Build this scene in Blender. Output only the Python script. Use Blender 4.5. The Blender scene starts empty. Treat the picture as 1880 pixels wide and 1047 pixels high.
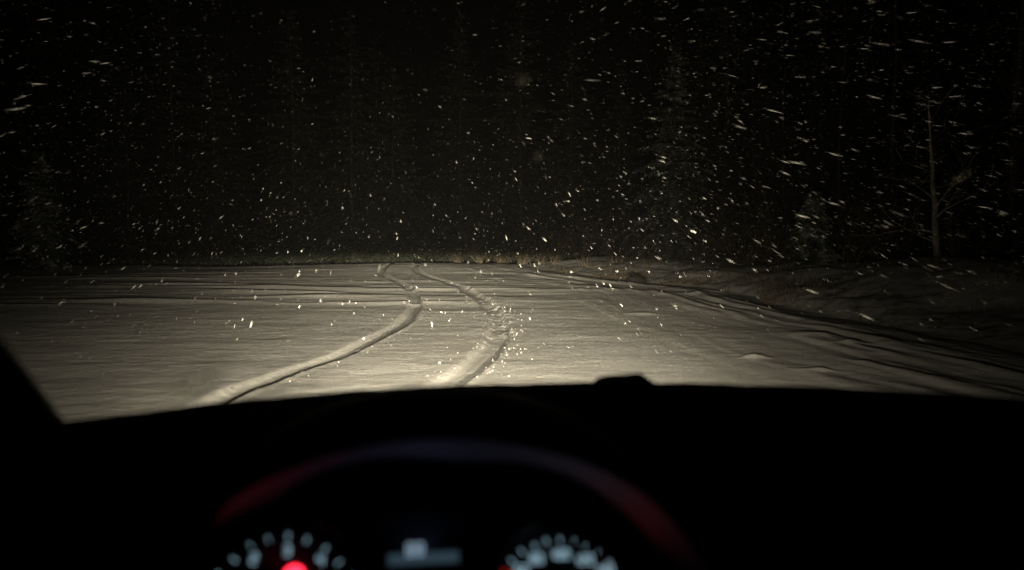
import bpy, math, random
import numpy as np
from mathutils import Vector, Matrix
random.seed(7)
RS = np.random.RandomState(11)
R = math.radians
scene = bpy.context.scene
COL = scene.collection

# ------------------------------------------------------------------ camera
F_PX, W_PX, H_PX = 1358.0, 1880.0, 1047.0        # focal length in pixels of the photograph
EYE = Vector((0.0, 0.0, 1.25))
PITCH = R(3.58)
cam_d = bpy.data.cameras.new('camera')
cam = bpy.data.objects.new('camera', cam_d)
COL.objects.link(cam)
cam.location = EYE
cam.rotation_euler = (R(90) - PITCH, 0, 0)
cam_d.sensor_width = 36.0
cam_d.lens = 36.0 * F_PX / W_PX
cam_d.clip_start = 0.02
cam_d.clip_end = 1500
cam_d.dof.use_dof = True
cam_d.dof.focus_distance = 22.0
cam_d.dof.aperture_fstop = 2.3
cam_d.dof.aperture_blades = 9
scene.camera = cam
scene.view_settings.view_transform = 'Standard'
scene.view_settings.look = 'None'
scene.view_settings.exposure = 0.0
scene.view_settings.gamma = 1.0
scene.cycles.use_denoising = True
scene.cycles.max_bounces = 6
scene.cycles.volume_bounces = 0
scene.cycles.transparent_max_bounces = 12
scene.cycles.sample_clamp_indirect = 4.0

# ------------------------------------------------------------------ night sky
world = bpy.data.worlds.new('World')
scene.world = world
world.use_nodes = True
nt = world.node_tree
sky = nt.nodes.new('ShaderNodeTexSky')
sky.sky_type = 'NISHITA'
sky.sun_disc = False
sky.sun_elevation = R(-6)
sky.sun_rotation = R(200)
nt.nodes['Background'].inputs['Strength'].default_value = 0.004
nt.links.new(sky.outputs[0], nt.nodes['Background'].inputs['Color'])

# car frame: the car heads a little to the left of the camera axis
CAR_YAW = R(7.1)
CARM = Matrix.Rotation(CAR_YAW, 4, 'Z') @ Matrix.Translation((0.37, 0.0, 0.0))   # origin: car centre line, under the driver's eye
CARI = CARM.inverted()
HEADLIGHT_POWER = 99.0
HEADLIGHT_COLOR = (1.0, 0.875, 0.65)

# ------------------------------------------------------------------ helpers
def tag(o, label=None, cat=None, group=None, kind=None):
    if label: o['label'] = label
    if cat: o['category'] = cat
    if group: o['group'] = group
    if kind: o['kind'] = kind
    return o

def link(name, me, mats=None, parent=None, smooth=False):
    o = bpy.data.objects.new(name, me)
    COL.objects.link(o)
    if mats:
        for m in (mats if isinstance(mats, (list, tuple)) else [mats]):
            me.materials.append(m)
    if parent: o.parent = parent
    if smooth:
        me.polygons.foreach_set('use_smooth', [True] * len(me.polygons))
    return o

def empty(name, M=None, parent=None):
    o = bpy.data.objects.new(name, None)
    COL.objects.link(o)
    o.empty_display_size = 0.2
    if M is not None: o.matrix_world = M
    if parent: o.parent = parent
    return o

class MB:
    def __init__(s): s.v, s.f = [], []
    def add(s, vs, fs):
        b = len(s.v)
        s.v.extend([tuple(v) for v in vs])
        s.f.extend([tuple(b + i for i in f) for f in fs])
    def tube(s, pts, rad, n=8, cap=True):
        pts = [Vector(p) for p in pts]
        vs, fs = [], []
        up = Vector((0.13, 0.21, 1)).normalized()
        for i, p in enumerate(pts):
            d = (pts[min(i + 1, len(pts) - 1)] - pts[max(i - 1, 0)])
            d = d.normalized() if d.length > 1e-9 else Vector((0, 0, 1))
            u = up if abs(d.dot(up)) < 0.95 else Vector((1, 0, 0))
            a = d.cross(u).normalized(); b = d.cross(a)
            r = rad[i] if hasattr(rad, '__len__') else rad
            for k in range(n):
                t = 2 * math.pi * k / n
                vs.append(p + a * (r * math.cos(t)) + b * (r * math.sin(t)))
        for i in range(len(pts) - 1):
            for k in range(n):
                fs.append((i * n + k, i * n + (k + 1) % n, (i + 1) * n + (k + 1) % n, (i + 1) * n + k))
        if cap:
            fs.append(tuple(range(n - 1, -1, -1)))
            fs.append(tuple((len(pts) - 1) * n + k for k in range(n)))
        s.add(vs, fs)
    def box(s, c, h, ax=None):
        c = Vector(c)
        ax = ax or (Vector((1, 0, 0)), Vector((0, 1, 0)), Vector((0, 0, 1)))
        vs = [c + ax[0] * (h[0] * i) + ax[1] * (h[1] * j) + ax[2] * (h[2] * k) for i in (-1, 1) for j in (-1, 1) for k in (-1, 1)]
        s.add(vs, [(0, 1, 3, 2), (4, 6, 7, 5), (0, 4, 5, 1), (2, 3, 7, 6), (0, 2, 6, 4), (1, 5, 7, 3)])
    def grid(s, rows):
        m, n = len(rows), len(rows[0])
        s.add([p for r in rows for p in r], [(i * n + j, i * n + j + 1, (i + 1) * n + j + 1, (i + 1) * n + j) for i in range(m - 1) for j in range(n - 1)])
    def build(s, name, mat, parent=None, smooth=False):
        me = bpy.data.meshes.new(name)
        me.from_pydata(s.v, [], s.f)
        me.update()
        return link(name, me, mat, parent, smooth)

def np_mesh(name, V, Q):
    """mesh from numpy vertices (n,3) and faces (m,k)"""
    me = bpy.data.meshes.new(name)
    V = np.ascontiguousarray(V, dtype=np.float32); Q = np.ascontiguousarray(Q, dtype=np.int32)
    k = Q.shape[1]
    me.vertices.add(len(V)); me.vertices.foreach_set('co', V.ravel())
    me.loops.add(Q.size); me.loops.foreach_set('vertex_index', Q.ravel())
    me.polygons.add(len(Q))
    me.polygons.foreach_set('loop_start', np.arange(0, Q.size, k, dtype=np.int32))
    me.update(calc_edges=True)
    me.validate()
    return me

def hash2(ix, iy, seed):
    h = (ix.astype(np.int64) * 374761393 + iy.astype(np.int64) * 668265263 + seed * 1442695041) & 0xFFFFFFFF
    h = ((h ^ (h >> 13)) * 1274126177) & 0xFFFFFFFF
    return ((h ^ (h >> 16)) & 0xFFFFFF) / float(0xFFFFFF)

def vnoise(x, y, seed=0):
    ix, iy = np.floor(x), np.floor(y)
    fx, fy = x - ix, y - iy
    fx = fx * fx * fx * (fx * (fx * 6 - 15) + 10); fy = fy * fy * fy * (fy * (fy * 6 - 15) + 10)
    a, b = hash2(ix, iy, seed), hash2(ix + 1, iy, seed)
    c, d = hash2(ix, iy + 1, seed), hash2(ix + 1, iy + 1, seed)
    return (a * (1 - fx) + b * fx) * (1 - fy) + (c * (1 - fx) + d * fx) * fy

def fbm(x, y, oct=4, seed=0):
    s, a, t = 0, 1.0, 0
    for i in range(oct):
        s = s + a * (vnoise(x * 2 ** i + 17.3 * i, y * 2 ** i - 9.1 * i, seed + i) * 2 - 1); t += a; a *= 0.5
    return s / t

def sstep(a, b, x):
    t = np.clip((x - a) / (b - a), 0, 1)
    return t * t * (3 - 2 * t)

def ray(px, py):
    d = Vector(((px - W_PX / 2) / F_PX, (H_PX / 2 - py) / F_PX, -1.0))
    return (Matrix.Rotation(R(90) - PITCH, 3, 'X') @ d)

def on_ground(px, py, z=0.0):
    d = ray(px, py)
    return EYE + d * ((z - EYE.z) / d.z)

def at_depth(px, py, y):
    """measure: the point whose distance ahead is y metres"""
    d = ray(px, py)
    return EYE + d * (y / d.y)

# ------------------------------------------------------------------ materials
def new_mat(name):
    m = bpy.data.materials.new(name); m.use_nodes = True
    b = m.node_tree.nodes['Principled BSDF']
    return m, m.node_tree, b

def nd(t, typ, **kw):
    n = t.nodes.new(typ)
    for k, v in kw.items():
        if k in n.inputs.keys(): n.inputs[k].default_value = v
        else: setattr(n, k, v)
    return n

def math_n(t, op, a, b=None, clamp=False):
    n = t.nodes.new('ShaderNodeMath'); n.operation = op; n.use_clamp = clamp
    for i, v in enumerate((a, b)):
        if v is None: continue
        if isinstance(v, (int, float)): n.inputs[i].default_value = v
        else: t.links.new(v, n.inputs[i])
    return n.outputs[0]

def simple(name, col, rough=0.6, var=0.2, scale=6.0, spec=0.3, bump=0.0, bscale=60.0):
    m, t, b = new_mat(name)
    tc = nd(t, 'ShaderNodeTexCoord')
    no = nd(t, 'ShaderNodeTexNoise', Scale=scale, Detail=5.0)
    t.links.new(tc.outputs['Object'], no.inputs['Vector'])
    cr = nd(t, 'ShaderNodeValToRGB')
    cr.color_ramp.elements[0].position = 0.3; cr.color_ramp.elements[1].position = 0.7
    cr.color_ramp.elements[0].color = tuple(c * (1 - var) for c in col) + (1,)
    cr.color_ramp.elements[1].color = tuple(min(1, c * (1 + var)) for c in col) + (1,)
    t.links.new(no.outputs['Fac'], cr.inputs['Fac'])
    t.links.new(cr.outputs['Color'], b.inputs['Base Color'])
    b.inputs['Roughness'].default_value = rough
    b.inputs['Specular IOR Level'].default_value = spec
    if bump:
        n2 = nd(t, 'ShaderNodeTexNoise', Scale=bscale, Detail=4.0)
        t.links.new(tc.outputs['Object'], n2.inputs['Vector'])
        bp = nd(t, 'ShaderNodeBump', Strength=bump, Distance=0.01)
        t.links.new(n2.outputs['Fac'], bp.inputs['Height'])
        t.links.new(bp.outputs['Normal'], b.inputs['Normal'])
    return m

def snow_ground_mat():
    m, t, b = new_mat('road_snow')
    tc = nd(t, 'ShaderNodeTexCoord')
    n1 = nd(t, 'ShaderNodeTexNoise', Scale=0.35, Detail=6.0)
    t.links.new(tc.outputs['Object'], n1.inputs['Vector'])
    cr = nd(t, 'ShaderNodeValToRGB')
    cr.color_ramp.elements[0].position = 0.3; cr.color_ramp.elements[1].position = 0.7
    cr.color_ramp.elements[0].color = (0.70, 0.68, 0.65, 1)
    cr.color_ramp.elements[1].color = (0.84, 0.83, 0.81, 1)
    t.links.new(n1.outputs['Fac'], cr.inputs['Fac'])
    # dead grass and earth showing through the thin snow of the bank (vertex attribute set on the slope)
    at = nd(t, 'ShaderNodeAttribute', attribute_name='bare')
    n3 = nd(t, 'ShaderNodeTexNoise', Scale=3.0, Detail=8.0, Roughness=0.7)
    t.links.new(tc.outputs['Object'], n3.inputs['Vector'])
    k = math_n(t, 'ADD', n3.outputs['Fac'], at.outputs['Fac'])
    k = math_n(t, 'SUBTRACT', k, 1.0)
    k = math_n(t, 'MULTIPLY', k, 5.0, True)
    mx = nd(t, 'ShaderNodeMix', data_type='RGBA')
    t.links.new(k, mx.inputs[0]); t.links.new(cr.outputs['Color'], mx.inputs[6])
    mx.inputs[7].default_value = (0.10, 0.07, 0.045, 1)
    t.links.new(mx.outputs[2], b.inputs['Base Color'])
    b.inputs['Roughness'].default_value = 0.75
    b.inputs['Specular IOR Level'].default_value = 0.35
    # grain of the fresh snow
    g1 = nd(t, 'ShaderNodeTexNoise', Scale=16.0, Detail=6.0, Roughness=0.85)
    mp = nd(t, 'ShaderNodeMapping'); mp.inputs['Scale'].default_value = (0.8, 1.0, 1.0)
    t.links.new(tc.outputs['Object'], mp.inputs['Vector']); t.links.new(mp.outputs[0], g1.inputs['Vector'])
    bp = nd(t, 'ShaderNodeBump', Strength=1.0, Distance=0.03)
    t.links.new(g1.outputs['Fac'], bp.inputs['Height'])
    g2 = nd(t, 'ShaderNodeTexNoise', Scale=9.0, Detail=4.0, Roughness=0.6)
    t.links.new(tc.outputs['Object'], g2.inputs['Vector'])
    bp2 = nd(t, 'ShaderNodeBump', Strength=0.35, Distance=0.03)
    t.links.new(g2.outputs['Fac'], bp2.inputs['Height'])
    t.links.new(bp.outputs['Normal'], bp2.inputs['Normal'])
    t.links.new(bp2.outputs['Normal'], b.inputs['Normal'])
    return m

def dusted_mat(name, col, amount, var=0.3):
    """bark or needles with snow lying on the faces that look up"""
    m, t, b = new_mat(name)
    tc = nd(t, 'ShaderNodeTexCoord')
    no = nd(t, 'ShaderNodeTexNoise', Scale=5.0, Detail=5.0)
    t.links.new(tc.outputs['Object'], no.inputs['Vector'])
    cr = nd(t, 'ShaderNodeValToRGB')
    cr.color_ramp.elements[0].position = 0.35; cr.color_ramp.elements[1].position = 0.65
    cr.color_ramp.elements[0].color = tuple(c * (1 - var) for c in col) + (1,)
    cr.color_ramp.elements[1].color = tuple(c * (1 + var) for c in col) + (1,)
    t.links.new(no.outputs['Fac'], cr.inputs['Fac'])
    n2 = nd(t, 'ShaderNodeTexNoise', Scale=2.2, Detail=6.0, Roughness=0.7)
    t.links.new(tc.outputs['Object'], n2.inputs['Vector'])
    k = math_n(t, 'SUBTRACT', n2.outputs['Fac'], 1.0 - amount)
    k = math_n(t, 'MULTIPLY', k, 6.0, True)
    mx = nd(t, 'ShaderNodeMix', data_type='RGBA')
    t.links.new(k, mx.inputs[0]); t.links.new(cr.outputs['Color'], mx.inputs[6])
    mx.inputs[7].default_value = (0.55, 0.56, 0.56, 1)
    t.links.new(mx.outputs[2], b.inputs['Base Color'])
    b.inputs['Roughness'].default_value = 0.85
    b.inputs['Specular IOR Level'].default_value = 0.15
    return m

def emit(name, col, strength):
    m, t, b = new_mat(name)
    b.inputs['Base Color'].default_value = (0.02, 0.02, 0.02, 1)
    b.inputs['Emission Color'].default_value = col + (1,)
    b.inputs['Emission Strength'].default_value = strength
    return m

M_SNOW = snow_ground_mat()
M_FLAKE = simple('falling_snow', (0.80, 0.79, 0.76), 0.8, 0.05)
M_CLOD = simple('snow_clod', (0.80, 0.79, 0.76), 0.8, 0.05, bump=0.4)
M_NEEDLE = dusted_mat('spruce_needles', (0.048, 0.056, 0.038), 0.40)
M_NEEDLE2 = dusted_mat('spruce_needles_snowy', (0.060, 0.080, 0.045), 0.52)
M_BARK = dusted_mat('bark', (0.075, 0.065, 0.052), 0.40)
M_PALEBARK = dusted_mat('pale_bark', (0.30, 0.28, 0.23), 0.45)
M_TWIG = dusted_mat('twigs', (0.16, 0.13, 0.09), 0.45)
M_GRASS = dusted_mat('dead_grass', (0.10, 0.07, 0.04), 0.42)
M_ROCK = simple('dark_rock', (0.014, 0.013, 0.012), 0.8, 0.4, 8.0, bump=0.5, bscale=25)  # near-black rock tone, slightly mottled
M_DASH = simple('dash_plastic', (0.032, 0.030, 0.027), 0.62, 0.15, 30.0, 0.35, 0.3, 400.0)
M_VISOR = simple('visor_lining', (0.075, 0.072, 0.075), 0.7, 0.1, 20.0, 0.3)
M_PANEL = simple('dial_face', (0.008, 0.008, 0.009), 0.5, 0.1, 20.0, 0.2)
M_RIM = simple('wheel_leather', (0.018, 0.017, 0.016), 0.55, 0.2, 60.0, 0.4, 0.25, 500.0)
M_BODY = simple('car_paint_dark', (0.012, 0.012, 0.014), 0.35, 0.1, 3.0, 0.5)
M_PALE = emit('dial_backlight', (0.50, 0.78, 0.95), 0.7)
M_PALEDIM = emit('dial_backlight_dim', (0.45, 0.75, 0.90), 0.6)
M_DISPLAY = emit('display_backlight', (0.40, 0.70, 0.95), 0.06)
M_RED = emit('red_lamp', (1.0, 0.02, 0.05), 5.0)
M_LENS = emit('headlight_lens', (1.0, 0.92, 0.7), 2.0)

# ------------------------------------------------------------------ terrain
LEFT_TRACK = [(300, 775), (380, 740), (430, 717), (500, 692), (560, 670), (617, 651), (669, 627), (720, 602), (750, 581), (761, 561), (757, 543),
              (748, 532), (732, 521), (711, 510), (700, 503), (706, 494.5), (722, 487.5)]
RIGHT_TRACK = [(770, 740), (820, 701), (861, 674), (889, 648), (909, 625), (915, 601), (908, 577), (892, 560), (874, 545), (851, 533), (820, 520),
               (789, 510), (767, 501.5), (762, 494), (768, 487.5)]

def spline(pts, n=14):
    P = [np.array((p.x, p.y)) for p in pts]
    P = [2 * P[0] - P[1]] + P + [2 * P[-1] - P[-2]]
    out = []
    for i in range(1, len(P) - 2):
        for k in range(n):
            t = k / n
            a, b, c, d = P[i - 1], P[i], P[i + 1], P[i + 2]
            out.append(0.5 * (2 * b + (c - a) * t + (2 * a - 5 * b + 4 * c - d) * t * t + (3 * b - a - 3 * c + d) * t ** 3))
    out.append(P[-2])
    return np.array(out)

TL = spline([on_ground(*p) for p in LEFT_TRACK])
TR = spline([on_ground(*p) for p in RIGHT_TRACK])

# right edge of the road as measured: a line that runs off to the left as it goes away
EDGE = [on_ground(*p) for p in [(1880, 650), (1650, 605), (1500, 580), (1400, 558), (1300, 536), (1170, 521), (1060, 508), (985, 497), (950, 491)]]
EDGE = [Vector((EDGE[0].x + 1.6, EDGE[0].y - 8, 0))] + EDGE + [Vector((EDGE[-1].x - 8, EDGE[-1].y + 22, 0))]
ED = spline(EDGE, 6)

def poly_dist(X, Y, P):
    """unsigned distance, side (+ right of the direction of travel) and arc position to a polyline"""
    best = np.full(X.shape, 1e9); side = np.zeros(X.shape); arc = np.zeros(X.shape)
    acc = 0.0
    for i in range(len(P) - 1):
        a, b = P[i], P[i + 1]
        d = b - a; L = float(np.hypot(*d))
        if L < 1e-6: continue
        t = np.clip(((X - a[0]) * d[0] + (Y - a[1]) * d[1]) / (L * L), 0, 1)
        ex, ey = X - (a[0] + t * d[0]), Y - (a[1] + t * d[1])
        q = np.hypot(ex, ey)
        m = q < best
        best = np.where(m, q, best)
        side = np.where(m, np.sign(ex * d[1] - ey * d[0]), side)
        arc = np.where(m, acc + t * L, arc)
        acc += L
    return best, side, arc

EDGE_LEN = float(np.sum(np.hypot(*(ED[1:] - ED[:-1]).T)))

def sharp_ridge(p, q):
    """wind ridges: long gentle rise, short steep lee side; q scales along, p across"""
    w = p + 0.55 * fbm(q * 0.9, p * 0.35, 3, 5)
    f = w - np.floor(w)
    prof = np.where(f < 0.72, sstep(0, 0.72, f), 1 - sstep(0.72, 1.0, f))
    return prof

def height(X, Y, full=True):
    X = np.asarray(X, float); Y = np.asarray(Y, float)
    # crest of the field about 33 m ahead, ground falls away behind it
    crest = 33.5 + 1.2 * fbm(X * 0.06, X * 0 + 3.1, 2, 3)
    over = np.maximum(Y - crest, 0)
    z = -1.1 * (1 - np.exp(-over * over / 50.0))
    z += 0.11 * np.exp(-((X + 4.5) / 6.5) ** 2) * np.exp(-((Y - 33) / 7.0) ** 2)
    z += 0.03 * fbm(X * 0.08, Y * 0.12, 3, 21)
    d, s, arc = poly_dist(X, Y, ED)
    u = d * s                                       # metres beyond the road's right edge
    fadeR = sstep(-4.5, -1.0, u)                    # ridges of ploughed snow running along the edge
    near = sstep(3.0, 5.5, Y)
    # long cross drifts on the open side
    sk = Y + 0.10 * X + 2.4 * fbm(X * 0.11, Y * 0.06, 3, 31)
    mask = np.clip(fbm(X * 0.20 + 4, Y * 0.5, 3, 41) * 2.2 + 0.12, 0, 1)
    amp = (0.010 + 0.040 * sstep(10, 20, Y) * (1 - 0.5 * sstep(24, 34, Y))) * mask
    z += amp * sharp_ridge(sk * (0.42 + 0.10 * sstep(15, 25, Y)), X * 0.16) * (1 - fadeR * 0.8) * near
    mask2 = np.clip(fbm(X * 0.22 - 7, Y * 0.9 + 2, 3, 43) * 2.0 - 0.1, 0, 1)
    z += 0.020 * mask2 * sharp_ridge(sk * 1.15 + 0.3, X * 0.3 + 5) * (1 - fadeR) * sstep(9, 16, Y)
    z += 0.012 * fbm(X * 0.35, Y * 0.9, 4, 44)
    z += 0.006 * fbm(X * 1.6, Y * 2.2, 3, 45)
    # ridges along the right edge
    maskr = np.clip(fbm(arc * 0.20, u * 0.9, 3, 51) * 2.2 + 0.45, 0, 1)
    z += fadeR * (0.036 * maskr * sharp_ridge(-u * 1.15 + 0.25 * fbm(arc * 0.25, u * 0.2, 2, 52), arc * 0.35)
                  + 0.024 * maskr * sharp_ridge(-u * 2.6 + 0.4 * fbm(arc * 0.5, u, 2, 53), arc * 0.5 + 9) + 0.02 * fbm(arc * 0.8, u * 3.0, 4, 54)) * (1 - sstep(0.2, 1.2, u))
    # bank: shallow ditch then a hump with the trees behind it
    sfr = arc / EDGE_LEN * 1.0
    ax = X / np.maximum(Y, 4.0)                      # only used to place the hump along the bank
    hump = 0.34 + 0.50 * np.exp(-((arc - 15.0) / 4.2) ** 2) - 0.30 * sstep(12, 6, arc)
    bank = hump * sstep(0.6, 4.6, u + 0.8 * fbm(arc * 0.2, u * 0.1, 3, 61)) - 0.07 * np.exp(-((u - 0.5) / 0.5) ** 2)
    rough = sstep(0.4, 2.0, u)
    z += bank + rough * (0.14 * fbm(X * 0.55, Y * 0.55, 6, 71) + 0.05 * sharp_ridge(u * 0.6, arc * 0.3))
    if not full:
        return z
    z += (0.0028 * fbm(X * 12, Y * 15, 3, 101) + 0.005 * fbm(X * 2.5, Y * 6, 3, 102)) * (1 - 0.6 * sstep(12, 24, Y)) * sstep(3, 4, Y)
    # two wheel tracks pressed into the new snow
    for k, P in enumerate((TL, TR)):
        msk = (Y > 3.5) & (Y < 40) & (X > P[:, 0].min() - 1) & (X < P[:, 0].max() + 1)
        if not msk.any(): continue
        dd, ss, aa = poly_dist(X[msk], Y[msk], P)
        w = (0.150 if k else 0.130) + 0.012 * fbm(aa * 1.2, aa * 0, 2, 81 + k)
        e = 0.5 + 0.5 * np.clip(fbm(aa * 0.6, ss * 1.0, 2, 83 + k) * 2, -1, 1)
        lump = fbm(X[msk] * 9, Y[msk] * 9, 3, 85 + k)
        fine = fbm(X[msk] * 26, Y[msk] * 26, 2, 87 + k)
        sharp = 1 - sstep(w - 0.015, w + 0.02, dd + 0.012 * lump)
        soft = 1 - sstep(w - 0.09, w + 0.03, dd)
        fl = np.where(ss > 0, sharp, soft)
        berm = np.exp(-((dd - w - 0.045) / 0.035) ** 2) * (ss > 0)
        broken = 0.75 * sstep(3.2, 4.6, aa) * (1 - sstep(8.5, 12, aa)) if k else 0.12
        zz = z[msk] * (1 - 0.5 * fl)
        zz = zz - 0.055 * fl * (1 - 0.5 * sstep(11, 22, Y[msk])) + (0.002 + 0.008 * e + 0.03 * broken * lump) * berm
        side = np.exp(-((dd - w - 0.10) / 0.10) ** 2) * broken
        zz += fl * (0.004 * np.sin(dd * 110) * (1 - 0.5 * e) + 0.010 * lump * (0.35 + 2.6 * broken) + 0.006 * fine * (0.4 + 2 * broken)) + side * 0.022 * np.clip(lump, 0, 1)
        z[msk] = zz
    # a few small loose lumps of drifted snow near the right edge
    for px, py, a, b, h in [(1385, 656, 0.15, 0.08, 0.042), (1275, 543, 0.35, 0.22, 0.06), (1495, 617, 0.25, 0.12, 0.035), (1565, 632, 0.25, 0.12, 0.035), (1510, 680, 0.16, 0.07, 0.035),
                            (1180, 578, 0.30, 0.14, 0.035), (640, 558, 1.3, 0.22, 0.026), (790, 558, 1.1, 0.22, 0.030), (500, 527, 1.5, 0.4, 0.05), (260, 553, 1.9, 0.35, 0.055), (590, 546, 1.6, 0.3, 0.05)]:
        g = on_ground(px, py)
        z += h * np.exp(-(((X - g.x) / a) ** 2 + ((Y - g.y) / b) ** 2))
    return z

def gz(x, y):
    return float(height(np.array([x]), np.array([y]), False)[0])

def make_ground():
    ys = [-40, -25, -15, -8, -4, -1, 1.5, 2.5, 3.2]
    y = 3.6
    while y < 42:
        ys.append(y); y += min(max(0.016, y * y * 0.00042), 0.16)
    while y < 900:
        ys.append(y); y *= 1.05
    ys = np.array(ys)
    n = 1500
    t = np.linspace(-1, 1, n)
    t = 0.55 * t + 0.45 * t ** 3
    Wd = 16 + 1.05 * np.abs(ys)
    X = t[None, :] * Wd[:, None] - 0.0
    Y = np.repeat(ys[:, None], n, 1)
    Z = height(X, Y)
    V = np.stack([X, Y, Z], -1).reshape(-1, 3)
    m = len(ys)
    idx = np.arange(m * n).reshape(m, n)
    Q = np.stack([idx[:-1, :-1], idx[:-1, 1:], idx[1:, 1:], idx[1:, :-1]], -1).reshape(-1, 4)
    me = np_mesh('ground', V, Q)
    d, s, arc = poly_dist(X.ravel(), Y.ravel(), ED)
    u = d * s
    bare = 0.50 * np.exp(-((u - 0.9) / 1.0) ** 2) + 0.44 * sstep(0.6, 2.5, u)
    at = me.attributes.new('bare', 'FLOAT', 'POINT')
    at.data.foreach_set('value', bare.astype(np.float32))
    o = link('ground', me, M_SNOW, None, True)
    o['kind'] = 'structure'
    return o

make_ground()

# loose clods thrown out of the right-hand track
def make_clods():
    mb = MB()
    rr = random.Random(5)
    spots = []
    for k in range(110):
        i = int(len(TR) * rr.uniform(0.10, 0.56))
        a, b = TR[i], TR[min(i + 1, len(TR) - 1)]
        d = (b - a) / max(1e-6, np.hypot(*(b - a)))
        off = rr.choice([-1, 1, 1, 1]) * (0.10 + abs(rr.gauss(0, 0.16)))
        spots.append((a[0] + d[1] * off, a[1] - d[0] * off, rr.uniform(0.003, 0.010) * (1.6 if rr.random() < 0.12 else 1)))
    for k in range(14):
        g = on_ground(rr.uniform(925, 990), rr.uniform(575, 668))
        spots.append((g.x, g.y, rr.uniform(0.004, 0.011)))
    for k in range(24):
        i = int(len(TL) * rr.uniform(0.15, 0.5))
        a = TL[i]
        spots.append((a[0] + rr.gauss(0.18, 0.12), a[1] + rr.gauss(-0.1, 0.1), rr.uniform(0.003, 0.009)))
    for x, y, r in spots:
        z = float(height(np.array([x]), np.array([y]))[0])
        vs = []
        for th in range(4):
            for ph in range(6):
                a = math.pi * (th + 0.5) / 4; b = 2 * math.pi * ph / 6
                q = r * rr.uniform(0.7, 1.2)
                vs.append((x + q * math.sin(a) * math.cos(b), y + q * math.sin(a) * math.sin(b), z + r * 0.5 + q * 0.8 * math.cos(a)))
        fs = [(i * 6 + j, i * 6 + (j + 1) % 6, (i + 1) * 6 + (j + 1) % 6, (i + 1) * 6 + j) for i in range(3) for j in range(6)]
        fs += [tuple(range(5, -1, -1)), tuple(range(18, 24))]
        mb.add(vs, fs)
    o = mb.build('snow_crumbs', M_CLOD)
    tag(o, 'small crumbs of snow thrown out beside the wheel tracks', 'snow crumbs', kind='stuff')
make_clods()

# ------------------------------------------------------------------ trees
def copy_tree(o, parent=None):
    c = o.copy(); COL.objects.link(c); c.parent = parent
    for ch in list(o.children): copy_tree(ch, c)
    return c

def spruce(name, h, width, seed, mat, density=1.0, droop=0.35, low=0.12):
    rr = random.Random(seed)
    root = empty(name)
    tr = MB()
    npt = 9
    pts = [(0.05 * math.sin(i * 1.3 + seed), 0.05 * math.cos(i * 1.7), h * i / (npt - 1)) for i in range(npt)]
    r0 = 0.009 * h + 0.015
    tr.tube(pts, [max(0.008, r0 * (1 - i / (npt - 1)) ** 0.9) for i in range(npt)], 8)
    tr.build('trunk', M_BARK, root, True)
    V, Fs = [], []
    z = h * low
    while z < h * 0.985:
        f = (z / h - low) / (1 - low)
        L0 = width * (1 - f) ** 0.85 * (0.75 + 0.25 * min(1, f * 6)) + 0.08
        nb = max(4, int((7 + 3 * (1 - f)) * density))
        ph0 = rr.uniform(0, 6.28)
        for k in range(nb):
            ph = ph0 + 2 * math.pi * k / nb + rr.gauss(0, 0.18)
            L = L0 * rr.uniform(0.6, 1.15)
            if rr.random() < 0.07: continue
            up = 0.5 * f - 0.1 + rr.gauss(0, 0.08)
            dirh = Vector((math.cos(ph), math.sin(ph), 0)); sd = Vector((-dirh.y, dirh.x, 0))
            z0 = z + rr.uniform(-0.06, 0.06) * h * 0.3
            nseg = max(4, int(L / 0.085 * density))
            for j in range(1, nseg + 1):
                t = j / nseg
                p = Vector((0, 0, z0)) + dirh * (L * t) + Vector((0, 0, L * (up * t - droop * t * t * (1.3 - f) + 0.12 * max(0, t - 0.75))))
                tl = (0.10 + 0.30 * L * (1 - t) ** 0.8 * t ** 0.25) * rr.uniform(0.6, 1.15)
                for s in (-1, 1):
                    q = p + sd * (s * tl) + dirh * (tl * rr.uniform(0.3, 0.8)) + Vector((0, 0, -tl * rr.uniform(0.15, 0.75)))
                    w = 0.018 + 0.03 * rr.random()
                    wv = (dirh * w + Vector((0, 0, w * rr.uniform(-0.8, 0.8))))
                    mid = (p + q) / 2 + Vector((0, 0, 0.02)) + wv * 1.3
                    b = len(V)
                    V += [tuple(p - wv * 0.5), tuple(p + wv * 0.5), tuple(mid), tuple(q), tuple(mid - wv * 2.4)]
                    Fs.append((b, b + 1, b + 2, b + 3, b + 4))
                    # small secondary sprays make the outline ragged
                    if rr.random() < 0.65:
                        c = p.lerp(q, rr.uniform(0.3, 0.9))
                        e = c + Vector((rr.gauss(0, 1), rr.gauss(0, 1), rr.gauss(-0.6, 0.6))).normalized() * rr.uniform(0.05, 0.14)
                        g = (e - c).cross(Vector((rr.gauss(0, 1), rr.gauss(0, 1), rr.gauss(0, 1)))).normalized() * 0.018
                        b = len(V)
                        V += [tuple(c - g), tuple(c + g), tuple(e)]
                        Fs.append((b, b + 1, b + 2))
        z += (0.16 + 0.10 * (1 - f)) / density * (0.7 + h / 14)
    me = bpy.data.meshes.new('crown'); me.from_pydata(V, [], Fs); me.update()
    link('crown', me, mat, root)
    return root

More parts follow.
